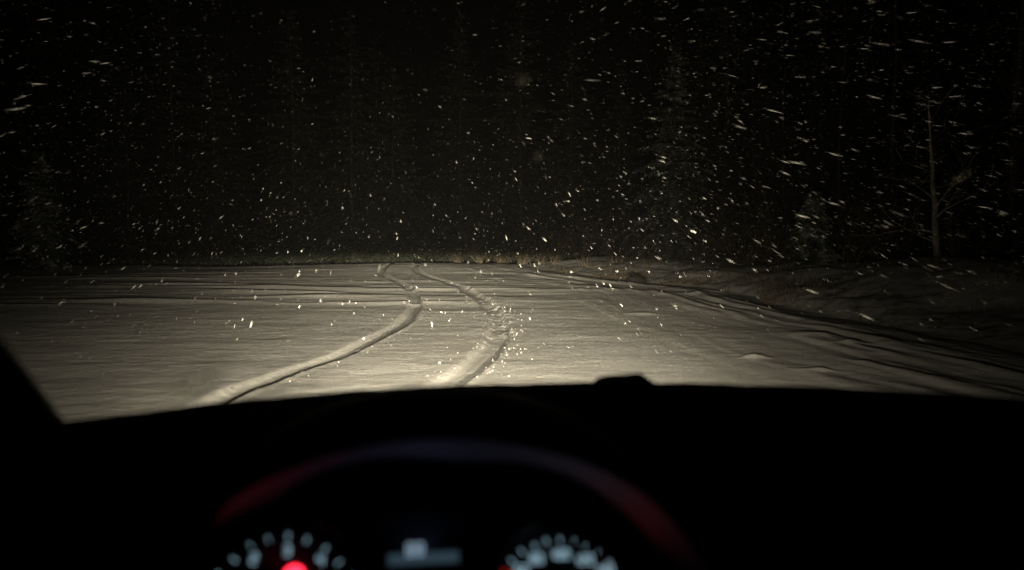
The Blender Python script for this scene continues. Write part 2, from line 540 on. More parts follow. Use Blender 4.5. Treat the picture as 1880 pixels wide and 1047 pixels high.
def bare_tree(name, h, seed, mat, lean=0.0, r0=0.09, first=0.12, depth=4, spread=0.7):
    rr = random.Random(seed)
    root = empty(name)
    tr, br = MB(), MB()
    n = 10
    pts, rad = [], []
    x = y = 0.0
    for i in range(n):
        pts.append(Vector((x, y, h * i / (n - 1)))); rad.append(r0 * (1 - 0.88 * i / (n - 1)))
        x += lean * h / n + rr.gauss(0, 0.018 * h / 3); y += rr.gauss(0, 0.018 * h / 3)
    tr.tube(pts, rad, 8)
    def grow(p, d, L, r, lev):
        seg = 4; q = [p.copy()]
        for i in range(seg):
            d = (d + Vector((rr.gauss(0, 0.20), rr.gauss(0, 0.20), rr.gauss(0.05, 0.16)))).normalized()
            q.append(q[-1] + d * (L / seg))
        br.tube(q, [max(0.0035, r * (1 - 0.8 * i / seg)) for i in range(seg + 1)], 4 if lev > 1 else 5, False)
        if lev < depth:
            for k in range(rr.randint(2, 4)):
                t = rr.randint(1, seg)
                dd = (d + Vector((rr.gauss(0, spread), rr.gauss(0, spread), rr.gauss(0.1, spread * 0.7)))).normalized()
                grow(q[t], dd, L * rr.uniform(0.4, 0.7), r * 0.5, lev + 1)
    z = first * h
    while z < h:
        i = min(n - 2, int(z / h * (n - 1))); t = z / h * (n - 1) - i
        p = pts[i].lerp(pts[i + 1], t)
        a = rr.uniform(0, 6.28)
        d = Vector((math.cos(a), math.sin(a), rr.uniform(-0.1, 0.7))).normalized()
        grow(p, d, (0.12 + 0.30 * (1 - z / h)) * h * rr.uniform(0.5, 1.1), max(0.008, r0 * 0.28 * (1.1 - z / h)), 1)
        z += h * rr.uniform(0.03, 0.075)
    tr.build('trunk', mat, root, True)
    br.build('branches', mat if depth < 4 else M_TWIG, root)
    return root

def shrub(name, h, seed, n=16, mat=None):
    rr = random.Random(seed)
    br = MB()
    def grow(p, d, L, r, lev):
        q = [p.copy()]
        for i in range(4):
            d = (d + Vector((rr.gauss(0, 0.16), rr.gauss(0, 0.16), rr.gauss(0.0, 0.12)))).normalized()
            q.append(q[-1] + d * (L / 4))
        br.tube(q, [max(0.003, r * (1 - 0.8 * i / 4)) for i in range(5)], 4, False)
        if lev < 3:
            for k in range(rr.randint(2, 4)):
                dd = (d + Vector((rr.gauss(0, 0.6), rr.gauss(0, 0.6), rr.gauss(0.1, 0.4)))).normalized()
                grow(q[rr.randint(1, 4)], dd, L * rr.uniform(0.35, 0.65), r * 0.55, lev + 1)
    for k in range(n):
        a = rr.uniform(0, 6.28)
        grow(Vector((rr.gauss(0, 0.12), rr.gauss(0, 0.12), -0.05)), Vector((math.cos(a) * rr.uniform(0.1, 0.8), math.sin(a) * rr.uniform(0.1, 0.8), 1)).normalized(), h * rr.uniform(0.6, 1.1), 0.012, 1)
    return br.build(name, mat or M_TWIG)

def put(o, px, y, s=1.0, rz=None, dz=0.0, sink=0.05):
    p = at_depth(px, 480, y)
    o.location = (p.x, p.y, gz(p.x, p.y) - sink + dz)
    o.rotation_euler = (0, 0, rz if rz is not None else random.uniform(0, 6.28))
    o.scale = (s, s, s)
    return o

# the trees that can be told apart
o = put(spruce('spruce_tree', 4.6, 1.25, 3, M_NEEDLE2, 1.15), 80, 28.5, 1.0, 0.3)
tag(o, 'small young spruce standing alone at the far left edge of the snow', 'tree')
o = put(spruce('spruce_tree', 9.6, 2.6, 4, M_NEEDLE2, 1.0, 0.45, 0.04), 1235, 33.0, 1.0, 1.0)
tag(o, 'tall snow dusted spruce with drooping boughs behind the roadside bank', 'tree')
o = put(spruce('spruce_tree', 2.0, 0.85, 5, M_NEEDLE2, 1.5, 0.6, 0.03), 1490, 20.5, 1.0, 0.0)
tag(o, 'small snow covered spruce sapling on top of the bank', 'tree')
o = put(bare_tree('bare_tree', 3.7, 12, M_PALEBARK, -0.10, 0.085, 0.10, 3, 0.5), 1722, 16.5, 1.0, 0.2)
tag(o, 'thin pale bare tree leaning left behind the bank with long side twigs', 'tree')
for px, y, h, sd, lean, lab in [(1640, 24, 12, 21, 0.01, 'straight dark trunk left of the thin pale bare tree'),
                                (1858, 19, 11, 22, 0.0, 'thick dark trunk at the far right edge of the forest'),
                                (1545, 27, 11, 23, 0.04, 'bare tree with forked crown above the snow covered sapling'),
                                (1440, 31, 12, 24, -0.03, 'tall bare tree with tangled branches just left of the sapling'),
                                (1345, 35, 12, 25, 0.02, 'bare tree just right of the tall drooping spruce')]:
    o = put(bare_tree('bare_tree', h, sd, M_BARK, lean, 0.085 if px != 1858 else 0.17, 0.1, 3, 0.6), px, y)
    tag(o, lab, 'tree', 'bare trees in the roadside forest')

# the dark forest wall behind
protos = [spruce('spruce_tree', 13, 3.2, 31, M_NEEDLE, 0.85, 0.4, 0.0), spruce('spruce_tree', 15, 3.6, 32, M_NEEDLE, 0.8, 0.45, 0.01), spruce('spruce_tree', 11, 3.1, 33, M_NEEDLE, 0.9, 0.35, 0.0)]
wall = []
rr = random.Random(9)
for px in range(-100, 2050, 105):
    wall.append((px + rr.uniform(-30, 30), 41 + rr.uniform(-2, 3)))
for px in range(-140, 2100, 120):
    wall.append((px + rr.uniform(-40, 40), 49 + rr.uniform(-2, 4)))
for px in (1320, 1405, 1500, 1590, 1690, 1780, 1850):
    wall.append((px + rr.uniform(-15, 15), 34 - (px - 1300) / 600 * 6 + rr.uniform(-1, 2)))
for i, (px, y) in enumerate(wall):
    k = i % 3
    o = protos[k] if i < 3 else copy_tree(protos[k])
    put(o, px, y, rr.uniform(0.85, 1.25), rr.uniform(0, 6.28))
    tag(o, 'dark spruce in the dense forest wall behind the snowy road', 'tree', 'dark spruces of the forest wall')
for i, (px, y, h) in enumerate([(1020, 33, 1.5), (1075, 29, 1.3), (1130, 30, 1.8), (1195, 27, 1.4), (1290, 25.5, 1.3), (1370, 25, 1.5), (1560, 19.5, 1.2), (1610, 20, 1.6), (1755, 17, 1.2), (1420, 23, 1.6)]):
    labs = ['small bare shrub at the far end of the bank where it meets the snow', 'bare shrub left of the snow covered rock on the bank', 'tall bare shrub behind the rock at the roadside',
            'bare shrub on the bank in front of the tall drooping spruce', 'low twiggy shrub right of the tall drooping spruce', 'spreading bare shrub on the middle of the bank',
            'low bare shrub right of the spruce sapling', 'tall thin shrub at the foot of the straight dark trunk', 'twiggy shrub right of the thin pale bare tree', 'bare shrub left of the spruce sapling']
    o = put(shrub('bare_shrub', h, 60 + i, 12), px, y)
    tag(o, labs[i], 'shrub', 'bare shrubs along the bank')

for i, (px, y, h) in enumerate([(845, 37, 0.9), (885, 36, 1.1), (925, 36.5, 0.8), (960, 35, 1.0), (990, 34.5, 0.8)]):  # low brush added to catch the beam as a glow above the crest
    o = put(shrub('bare_shrub', h, 80 + i, 14), px, y)
    tag(o, 'bare shrub added beyond the crest to catch the headlights as a glow', 'shrub', 'low brush added beyond the crest for its glow')

for i, (px, y, h) in enumerate([(1300, 29, 3.0), (1360, 28, 2.6), (1410, 27, 3.2), (1460, 26, 2.4), (1540, 24, 2.8), (1590, 23, 2.2), (1660, 21, 2.6), (1700, 20, 1.8), (1770, 19.5, 2.0), (1800, 18, 1.5)]):
    o = put(shrub('tangled_bush', h, 100 + i, 16, M_BARK), px, y)
    tag(o, 'tall tangled leafless bush in the dark thicket behind the bank', 'bush', 'tangled leafless bushes of the thicket')

# dead grass and weeds sticking out of the bank
def make_grass():
    r = np.random.RandomState(3)
    n = 7000
    V, Fs = [], []
    cand = []
    for i in range(n):
        k = r.randint(6, len(ED) - 1)
        a, b = ED[k - 1], ED[k]
        d = (b - a) / np.hypot(*(b - a))
        u = 0.3 + abs(r.normal(0, 1.3)) if r.rand() < 0.6 else r.uniform(0.3, 6)
        t = r.rand()
        cand.append((a[0] + (b[0] - a[0]) * t + d[1] * u, a[1] + (b[1] - a[1]) * t - d[0] * u))
    C = np.array(cand)
    den = fbm(C[:, 0] * 0.8, C[:, 1] * 0.8, 3, 91)
    C = C[(den > 0.12) & (C[:, 1] > 11) & (C[:, 1] < 31)]
    Z = height(C[:, 0], C[:, 1], False)
    for (x, y), z in zip(C, Z):
        h = r.uniform(0.03, 0.20) * (1.5 if r.rand() < 0.08 else 1); a = r.uniform(0, 6.28); l = r.uniform(0, 0.6) * h
        w = r.uniform(0.004, 0.010)
        dx, dy = math.cos(a), math.sin(a)
        b = len(V)
        V += [(x - dy * w, y + dx * w, z - 0.02), (x + dy * w, y - dx * w, z - 0.02), (x + dx * l * 0.4 + dy * w * .7, y + dy * l * 0.4 - dx * w * .7, z + h * 0.6), (x + dx * l, y + dy * l, z + h)]
        Fs += [(b, b + 1, b + 2), (b, b + 2, b + 3)]
    me = bpy.data.meshes.new('dead_grass'); me.from_pydata(V, [], Fs); me.update()
    o = link('dead_grass', me, M_GRASS)
    tag(o, 'dead grass and weeds poking out of the snow on the bank', 'grass', kind='stuff')
make_grass()

def make_rock():
    g = on_ground(1166, 519)
    mb = MB(); r = random.Random(8)
    nu, nv = 14, 9
    vs = []
    for i in range(nv + 1):
        for j in range(nu):
            a = math.pi * i / nv; b = 2 * math.pi * j / nu
            q = 0.22 * (1 + 0.22 * math.sin(3 * b + 2 * a) + 0.14 * math.sin(5 * a + 2 * b + 1) + r.uniform(-0.06, 0.06))
            vs.append((q * 1.15 * math.sin(a) * math.cos(b), q * math.sin(a) * math.sin(b), q * 0.75 * math.cos(a)))
    fs = [(i * nu + j, (i + 1) * nu + j, (i + 1) * nu + (j + 1) % nu, i * nu + (j + 1) % nu) for i in range(nv) for j in range(nu)]
    mb.add(vs, fs)
    o = mb.build('rock', M_ROCK, None, True)
    o.location = (g.x + 0.05, g.y + 0.2, gz(g.x, g.y) + 0.05)
    tag(o, 'dark rock at the foot of the snowy bank', 'rock')
make_rock()

# ------------------------------------------------------------------ falling snow
def make_snowfall():
    r = np.random.RandomState(23)
    N = 45000
    y = 1.6 + (24 - 1.6) * r.rand(N * 3) ** (1 / 1.75)
    x = (r.rand(N * 3) * 2 - 1) * 0.85 * (y + 0.5)
    z = EYE.z + (r.rand(N * 3) * 2 - 1) * 0.5 * (y + 0.5)
    P = np.stack([x, y, z], -1)
    P = P[(P[:, 2] > 0.12) & (P[:, 2] < 9)][:N]
    # keep the car's own volume free
    Mi = np.array(CARI)
    L = P @ Mi[:3, :3].T + Mi[:3, 3]
    inside = (np.abs(L[:, 0]) < 1.05) & (L[:, 1] < 2.3) & (L[:, 2] < 1.8)
    P = P[~inside]
    P = P[~((P[:, 2] < 1.0) & (r.rand(len(P)) < 0.55))]
    P = P[~((P[:, 1] < 6.0) & (P[:, 2] < 0.85) & (r.rand(len(P)) < 0.8))]
    N = len(P)
    # they lie along the wind, which blows past the car from ahead and above
    ax = np.array([-0.177, 1.0, 0.278]); ax /= np.linalg.norm(ax)
    A = ax[None] + r.normal(0, 0.07, (N, 3)); A /= np.linalg.norm(A, axis=1)[:, None]
    B = np.cross(A, np.array([0.3, 0.1, 1.0])); B /= np.linalg.norm(B, axis=1)[:, None]
    C = np.cross(A, B)
    wd = 0.00105 * np.exp(r.normal(0, 0.48, N))
    ln = wd * r.uniform(18.0, 38.0, N)
    V = np.empty((N, 6, 3))
    j = lambda: r.uniform(0.6, 1.3, N)[:, None]
    V[:, 0] = P + A * ln[:, None]; V[:, 1] = P - A * ln[:, None] * j()
    V[:, 2] = P + B * wd[:, None] * j(); V[:, 3] = P - B * wd[:, None] * j()
    V[:, 4] = P + C * wd[:, None] * j(); V[:, 5] = P - C * wd[:, None] * j()
    T = np.array([(0, 2, 4), (0, 4, 3), (0, 3, 5), (0, 5, 2), (1, 4, 2), (1, 3, 4), (1, 5, 3), (1, 2, 5)])
    Q = (np.arange(N)[:, None, None] * 6 + T[None]).reshape(-1, 3)
    me = np_mesh('falling_snow', V.reshape(-1, 3), Q)
    o = link('falling_snow', me, M_FLAKE)
    tag(o, 'falling snowflakes driven past the windscreen in the headlight beams', 'snow', kind='stuff')
make_snowfall()

# ------------------------------------------------------------------ the car seen from the driver's seat
car = empty('car', CARM)
tag(car, 'dark inside of the car seen over its steering wheel and dashboard', 'car')
def loc(p): return CARI @ Vector(p)

DASH_Z = 1.25 - 0.2185
def dash_far(x):
    x = max(-0.86, min(0.60, x)) if x < 0.60 else x
    return 1.076 - 0.194 * x - 0.401 * x * x + 0.0048 * x ** 3 - 0.1115 * x ** 4
def dash_z(x):
    return DASH_Z

def make_dash():
    mb = MB()
    rows = []
    xs = [(-0.86 + 1.72 * i / 60) for i in range(61)]
    # profile from the windscreen base to the knees
    prof = [(0.030, -0.10), (0.020, -0.03), (0.0, 0.0), (-0.03, 0.001), (-0.12, -0.004), (-0.24, -0.016), (-0.34, -0.035), (-0.40, -0.060), (-0.425, -0.10), (-0.43, -0.17), (-0.41, -0.30), (-0.38, -0.50)]
    for dy, dz in prof:
        rows.append([(x, dash_far(x) + dy + (1.07 - dash_far(x)) * min(1, max(0, -dy / 0.2)),
                      dash_z(x) + dz + (0.0007 * math.sin(x * 37) + 0.0006 * math.sin(x * 91) if dy > -0.05 else 0)) for x in xs])
    mb.grid(rows)
    o = mb.build('dashboard', M_DASH, car, True)
    return o
make_dash()

# windscreen
def ws_point(x, t, off=0.0):
    """t 0 at the base, 1 at the roof"""
    y0, z0 = dash_far(x) + 0.012, dash_z(x) - 0.012
    y1, z1 = dash_far(x) - 0.80, 1.58
    bow = 0.03 * math.sin(math.pi * t)
    return (x * (1 - 0.03 * t), y0 + (y1 - y0) * t + bow + off, z0 + (z1 - z0) * t + bow)
def make_windscreen():
    mb = MB()
    mb.grid([[ws_point(-0.80 + 1.60 * i / 40, j / 16) for i in range(41)] for j in range(17)])
    m = bpy.data.materials.new('windscreen_glass'); m.use_nodes = True
    t = m.node_tree; t.nodes.remove(t.nodes['Principled BSDF'])
    out = t.nodes['Material Output']
    tr = nd(t, 'ShaderNodeBsdfTransparent'); tr.inputs[0].default_value = (0.97, 0.98, 0.96, 1)
    gl = nd(t, 'ShaderNodeBsdfGlossy'); gl.inputs['Roughness'].default_value = 0.03
    mx = nd(t, 'ShaderNodeMixShader'); mx.inputs[0].default_value = 0.035
    t.links.new(tr.outputs[0], mx.inputs[1]); t.links.new(gl.outputs[0], mx.inputs[2])
    # thin film of frost and dirt, thicker in the lower corner the wipers miss
    tc = nd(t, 'ShaderNodeTexCoord')
    sp = nd(t, 'ShaderNodeSeparateXYZ'); t.links.new(tc.outputs['Object'], sp.inputs[0])
    a = math_n(t, 'ADD', sp.outputs[0], 0.60)
    a = math_n(t, 'ABSOLUTE', a)
    a = math_n(t, 'DIVIDE', a, 0.22)
    a = math_n(t, 'SUBTRACT', 1.0, a, True)
    no = nd(t, 'ShaderNodeTexNoise', Scale=14.0, Detail=5.0)
    t.links.new(tc.outputs['Object'], no.inputs['Vector'])
    k = math_n(t, 'SUBTRACT', no.outputs['Fac'], 0.38, True)
    k = math_n(t, 'MULTIPLY', k, a)
    zm = math_n(t, 'MULTIPLY', math_n(t, 'SUBTRACT', 1.17, sp.outputs[2]), 8.0, True)
    k = math_n(t, 'MULTIPLY', k, zm)
    k = math_n(t, 'MULTIPLY', k, 2.0)
    k = math_n(t, 'ADD', k, 0.006, True)
    df = nd(t, 'ShaderNodeBsdfTranslucent'); df.inputs[0].default_value = (0.7, 0.7, 0.7, 1)
    mx2 = nd(t, 'ShaderNodeMixShader')
    t.links.new(k, mx2.inputs[0]); t.links.new(mx.outputs[0], mx2.inputs[1]); t.links.new(df.outputs[0], mx2.inputs[2])
    t.links.new(mx2.outputs[0], out.inputs['Surface'])
    mb.build('windscreen', m, car, True)
make_windscreen()

# pillars, roof edge, doors and bonnet
def make_body():
    for s in (-1, 1):
        mb = MB()
        secs = []
        for i in range(9):
            t = i / 8
            p = Vector(ws_point(0.80 * s, t))
            w = 0.045 + 0.012 * t
            # trapezoid section facing the driver, its inner edge on the glass border
            secs.append([p + Vector((-s * 0.012, -0.010, 0)), p + Vector((s * 2 * w, -0.050, 0)), p + Vector((s * 2 * w, 0.055, 0)), p + Vector((-s * 0.004, 0.012, 0))])
        vs = [v for sct in secs for v in sct]
        fs = [(i * 4 + k, i * 4 + (k + 1) % 4, (i + 1) * 4 + (k + 1) % 4, (i + 1) * 4 + k) for i in range(8) for k in range(4)]
        fs += [(3, 2, 1, 0), (32, 33, 34, 35)]
        mb.add(vs, fs)
        mb.build('windscreen_pillar', M_DASH, car)
        # door panel beside the seat
        d = MB()
        d.grid([[(s * (0.84 + 0.02 * math.sin(z * 5)), y, z) for y in (0.95, 0.6, 0.2, -0.2, -0.8)] for z in (0.30, 0.5, 0.75, 0.92, 0.98)])
        d.build('door_panel', M_DASH, car, True)
    mb = MB()
    mb.grid([[ws_point(-0.80 + 1.6 * i / 20, 0.97 + 0.06 * j, 0) for i in range(21)] for j in range(2)] +
            [[(-0.68 + 1.36 * i / 20, -0.2 - 0.5 * j, 1.66 - 0.02 * ((i - 10) / 10) ** 2) for i in range(21)] for j in range(3)])
    mb.build('roof', M_DASH, car, True)
    mb = MB()
    mb.grid([[((-0.82 + 1.64 * i / 24) * (1 - 0.10 * t), 1.16 + 1.12 * t - 0.30 * t * ((i - 12) / 12) ** 2, 0.965 - 0.10 * t - 0.13 * t ** 3 - 0.05 * ((i - 12) / 12) ** 2) for i in range(25)] for t in [j / 12 for j in range(13)]])
    mb.build('bonnet', M_BODY, car, True)
    mb = MB()
    mb.grid([[((-0.80 + 1.6 * i / 24), 2.30 - 0.28 * ((i - 12) / 12) ** 2 + 0.03 * math.sin(t * 3.1), 0.72 - 0.45 * t) for i in range(25)] for t in [j / 6 for j in range(7)]])
    mb.build('bumper', M_BODY, car, True)
make_body()

# instrument binnacle ---------------------------------------------------------
# its plane, square to the driver's line of sight; measured positions are turned into points of that plane
CL_N = Vector((0, -math.cos(R(24)), math.sin(R(24))))       # towards the eye (car axes)
CL_U = Vector((1, 0, 0)); CL_V = CL_N.cross(CL_U) * -1
CL_V = Vector((0, math.sin(R(24)), math.cos(R(24))))
ROT = CARM.to_3x3()
def ray_local(px, py):
    return ROT.inverted() @ ray(px, py)
EYE_L = loc(EYE)
CL_O = EYE_L + ray_local(783, 1010) * 0.66
def on_plane(px, py, lift=0.0):
    d = ray_local(px, py)
    o = CL_O + CL_N * lift
    t = (o - EYE_L).dot(CL_N) / d.dot(CL_N)
    return EYE_L + d * t

cl = empty('instrument_panel', None, car)
def flat_poly(mb, pts):
    mb.add(pts, [tuple(range(len(pts)))])
# backing plate with rounded upper outline
mb = MB()
cx = on_plane(783, 1010)
plate = []
for i in range(25):
    a = math.pi * i / 24
    plate.append(cx + CL_U * (0.215 * math.cos(a)) + CL_V * (0.085 * math.sin(a) ** 0.7 - 0.02))
plate += [cx + CL_U * -0.215 + CL_V * -0.16, cx + CL_U * 0.215 + CL_V * -0.16]
flat_poly(mb, [p - CL_N * 0.004 for p in plate])
mb.build('face_plate', M_PANEL, cl)

SEG = {'0': 'abcdef', '1': 'bc', '2': 'abged', '3': 'abgcd', '4': 'fgbc', '5': 'afgcd', '6': 'afgedc', '7': 'abc', '8': 'abcdefg', '9': 'abcdfg'}
def digit(mb, ch, c, h):
    w = h * 0.5; t = h * 0.075
    S = {'a': (0, h / 2, w / 2, t), 'd': (0, -h / 2, w / 2, t), 'g': (0, 0, w / 2, t), 'f': (-w / 2, h / 4, t, h / 4), 'b': (w / 2, h / 4, t, h / 4),
         'e': (-w / 2, -h / 4, t, h / 4), 'c': (w / 2, -h / 4, t, h / 4)}
    for s in SEG[ch]:
        x, y, a, b = S[s]
        mb.box(c + CL_U * x + CL_V * y, (a, b, 0.0006), (CL_U, CL_V, CL_N))
def number(mb, txt, px, py, h):
    c = on_plane(px, py, 0.002)
    for i, ch in enumerate(txt):
        digit(mb, ch, c + CL_U * ((i - (len(txt) - 1) / 2) * h * 0.9), h)

def dial(name, centre, r, ticks, nums, minor, h):
    root = MB()
    c = on_plane(*centre, 0.0)
    # black ring round the dial
    n = 48
    vs, fs = [], []
    for i in range(n):
        a = 2 * math.pi * i / n
        e = CL_U * math.cos(a) + CL_V * math.sin(a)
        vs += [c + e * r * 1.12, c + e * r * 1.16 + CL_N * 0.006, c + e * r * 1.22]
    for i in range(n):
        j = (i + 1) % n
        fs += [(3 * i, 3 * j, 3 * j + 1, 3 * i + 1), (3 * i + 1, 3 * j + 1, 3 * j + 2, 3 * i + 2)]
    root.add(vs, fs)
    o = root.build(name, M_PANEL, cl, True)
    mb = MB()
    for px, py in ticks:
        p = on_plane(px, py, 0.0015); e = (p - c).normalized(); s = e.cross(CL_N)
        mb.box(p, (0.0007, 0.0024, 0.0005), (s, e, CL_N))
    mb.build('scale_marks', M_PALEDIM, o)
    if nums:
        for txt, px, py in nums:
            mb = MB(); number(mb, txt, px, py, h)
            mb.build('numeral', M_PALE, o)
    return o, c
rev, c1 = dial('rev_counter', (529, 1104), 0.058, [(398, 1052), (430, 1028), (460, 1003), (493, 991), (529, 985), (563, 992), (597, 1008), (622, 1033), (645, 1058)],
           [('2', 466, 1026), ('3', 527, 1011), ('4', 588, 1029)], None, 0.0075)
spd, c2 = dial('speedometer', (1027, 1104), 0.058, [(940, 1030), (982, 1003), (1028, 992), (1073, 1005), (1117, 1033), (958, 1013), (1003, 994), (1053, 995), (1098, 1015)],
           [('60', 957, 1047), ('80', 985, 1026), ('100', 1027, 1018), ('120', 1071, 1028), ('140', 1108, 1047)], None, 0.0072)
# red pointer lamps
mb = MB()
p = on_plane(540, 1058, 0.004)
n = 20
mb.add([p + CL_U * (0.0085 * math.cos(2 * math.pi * i / n)) + CL_V * (0.0085 * math.sin(2 * math.pi * i / n)) for i in range(n)] + [p + CL_N * 0.002], [(i, (i + 1) % n, n) for i in range(n)])
mb.build('warning_light', M_RED, rev)
mb = MB()
a, b = on_plane(922, 1047, 0.004), on_plane(960, 1062, 0.004)
mb.box((a + b) / 2, ((b - a).length / 2, 0.0008, 0.0006), ((b - a).normalized(), CL_N.cross((b - a).normalized()), CL_N))
mb.build('needle', emit('needle_red', (1.0, 0.03, 0.02), 0.35), spd)
# trip display between the dials
mb = MB()
a = on_plane(778, 1025, 0.001)
mb.box(a, (0.031, 0.0048, 0.0008), (CL_U, CL_V, CL_N))
dsp = mb.build('trip_display', M_DISPLAY, cl)
mb = MB()
number(mb, '88', 762, 1009, 0.0095)
mb.build('display_figures', emit('display_figures', (0.55, 0.78, 1.0), 0.5), dsp)

# visor arching over the dials: outer skin, lip and lining
def visor():
    lip = [(330, 1060), (375, 990), (400, 945), (460, 897), (540, 860), (640, 828), (740, 812), (830, 808), (930, 815), (1040, 840), (1130, 877), (1200, 925), (1260, 988), (1300, 1047), (1325, 1100)]
    # the lip lies in a plane nearer the driver than the dials
    o = EYE_L + ray_local(800, 808) * 0.60
    nn = Vector((0, -1, 0.10)).normalized()
    P = []
    for px, py in lip:
        d = ray_local(px, py); P.append(EYE_L + d * ((o - EYE_L).dot(nn) / d.dot(nn)))
    S = []
    for i in range(len(P) - 1):
        for k in range(5):
            t = k / 5
            a, b, c, d = P[max(i - 1, 0)], P[i], P[i + 1], P[min(i + 2, len(P) - 1)]
            S.append(0.5 * (2 * b + (c - a) * t + (2 * a - 5 * b + 4 * c - d) * t * t + (3 * b - a - 3 * c + d) * t ** 3))
    S.append(P[-1])
    cen = sum(S, Vector()) / len(S) + Vector((0, 0, -0.06))
    rows = []
    mb = MB()      # lining: from the lip in and down to the dial plate
    for k in range(9):
        t = k / 8
        row = []
        for p in S:
            inn = (cen - p); inn.y = 0
            q = p + Vector((0, 1, 0)) * (0.105 * t) + inn.normalized() * (0.052 * t ** 1.1)
            row.append(q)
        rows.append(row)
    mb.grid(rows)
    mb.build('visor_lining', M_VISOR, cl, True)
    mb = MB(); rows = []
    for t, lift, back in [(0, 0, 0), (0.1, 0.006, 0.002), (0.25, 0.012, 0.012), (0.5, 0.019, 0.04), (0.75, 0.022, 0.09), (1, 0.012, 0.17), (1, -0.02, 0.24)]:
        rows.append([p + Vector((0, back, 0)) + ((p - cen) * Vector((1, 0, 1)) if False else Vector(((p - cen).x, 0, (p - cen).z)).normalized() * lift) for p in S])
    mb.grid(rows)
    mb.build('visor', M_DASH, cl, True)
visor()
# added disc lamps that strengthen the dials' glow on the visor lining
def small_light(name, p, col, e, size=0.012):
    l = bpy.data.lights.new(name, 'AREA'); l.shape = 'DISK'; l.size = size; l.energy = e; l.color = col
    o = bpy.data.objects.new(name, l); COL.objects.link(o); o.parent = cl
    o.location = p
    o.rotation_euler = (CL_N * 1.0 + CL_V * 0.8).to_track_quat('Z', 'Y').to_euler()
    o.rotation_euler = (-(CL_N * 0.5 + CL_V * 1.0)).to_track_quat('Z', 'Y').to_euler()
    return o
small_light('warning_fill', on_plane(500, 1055, 0.008), (1.0, 0.05, 0.12), 0.0042)
small_light('red_fill', on_plane(1120, 1050, 0.008), (1.0, 0.05, 0.08), 0.0038)  # added red lamp for the lining's right side, away from the needle
small_light('display_fill', on_plane(770, 1020, 0.008), (0.35, 0.5, 1.0), 0.0075, 0.03)
small_light('dial_fill', on_plane(1010, 1030, 0.008), (0.6, 0.75, 1.0), 0.0045, 0.03)

# steering wheel ---------------------------------------------------------------
def wheel():
    w = empty('steering_wheel', None, car)
    # rim plane leans away from the driver at the top
    tilt = R(24)
    n = Vector((0, -math.cos(tilt), math.sin(tilt)))
    u = Vector((1, 0, 0)); v = Vector((0, math.sin(tilt), math.cos(tilt)))
    top = EYE_L + ray_local(738, 899) * 0.385
    Rr = 0.210; rr_ = 0.0098
    c = top - v * Rr
    mb = MB()
    N1, N2 = 96, 14
    vs = []
    for i in range(N1):
        a = 2 * math.pi * i / N1
        e = u * math.cos(a) + v * math.sin(a)
        k = 1.0 + 0.12 * math.exp(-((abs(math.sin(a)) - 0.35) / 0.15) ** 2)
        for j in range(N2):
            b = 2 * math.pi * j / N2
            vs.append(c + e * (Rr + rr_ * k * math.cos(b)) + n * (rr_ * 1.1 * k * math.sin(b)))
    fs = [(i * N2 + j, ((i + 1) % N1) * N2 + j, ((i + 1) % N1) * N2 + (j + 1) % N2, i * N2 + (j + 1) % N2) for i in range(N1) for j in range(N2)]
    mb.add(vs, fs)
    mb.build('rim', M_RIM, w, True)
    for ang in (180, 0, 270):
        mb = MB(); a = R(ang)
        e = u * math.cos(a) + v * math.sin(a); s = e.cross(n)
        pts = [c + e * 0.05 - n * 0.025 - v * 0.02, c + e * 0.11 - n * 0.015 - v * 0.01, c + e * 0.172]
        rows = []
        for p, wd in zip(pts, (0.035, 0.026, 0.020)):
            rows.append([p + s * wd - n * 0.006, p + s * wd * 0.6 + n * 0.004, p + n * 0.006, p - s * wd * 0.6 + n * 0.004, p - s * wd - n * 0.006, p - n * 0.01, p + s * wd - n * 0.006])
        mb.grid(rows); mb.build('spoke', M_RIM, w, True)
    mb = MB(); rows = []
    for t, z in ((1, -0.03), (1, 0.0), (0.9, 0.012), (0.5, 0.018), (0.01, 0.02)):
        rows.append([c - n * 0.025 + n * z + u * (0.085 * t * math.copysign(abs(math.cos(q)) ** 0.6, math.cos(q))) + v * (0.065 * t * math.copysign(abs(math.sin(q)) ** 0.6, math.sin(q))) for q in [2 * math.pi * i / 32 for i in range(33)]])
    mb.grid(rows); mb.build('hub', M_RIM, w, True)
    mb = MB(); mb.tube([c - n * 0.04, c - n * 0.30], 0.04, 16); mb.build('column', M_DASH, w, True)
wheel()

# small wedge shaped box on the dashboard top
def dash_box():
    yl = 1.045
    def P(px, py, dy=0.0):
        d = ray_local(px, py); t = (yl + dy - EYE_L.y) / d.y
        return EYE_L + d * t
    outline = [(1072, 712), (1085, 703), (1098, 692), (1112, 689), (1140, 687), (1168, 684.5), (1178, 685), (1186, 697), (1192, 712)]
    a = [P(*q) for q in outline]; b = [p + Vector((0, -0.07, 0)) + Vector(((p.x - a[4].x) * 0.05, 0, -0.004)) for p in a]
    n = len(a)
    mb = MB()
    mb.add([CARM @ p for p in a + b], [tuple(range(n)), tuple(range(2 * n - 1, n - 1, -1))] + [(i, n + i, n + (i + 1) % n, (i + 1) % n) for i in range(n)])
    o = mb.build('dashboard_box', M_DASH)
    m = o.modifiers.new('soft', 'BEVEL'); m.width = 0.002; m.segments = 2
    tag(o, 'small black wedge shaped box lying on top of the dashboard', 'box')
dash_box()

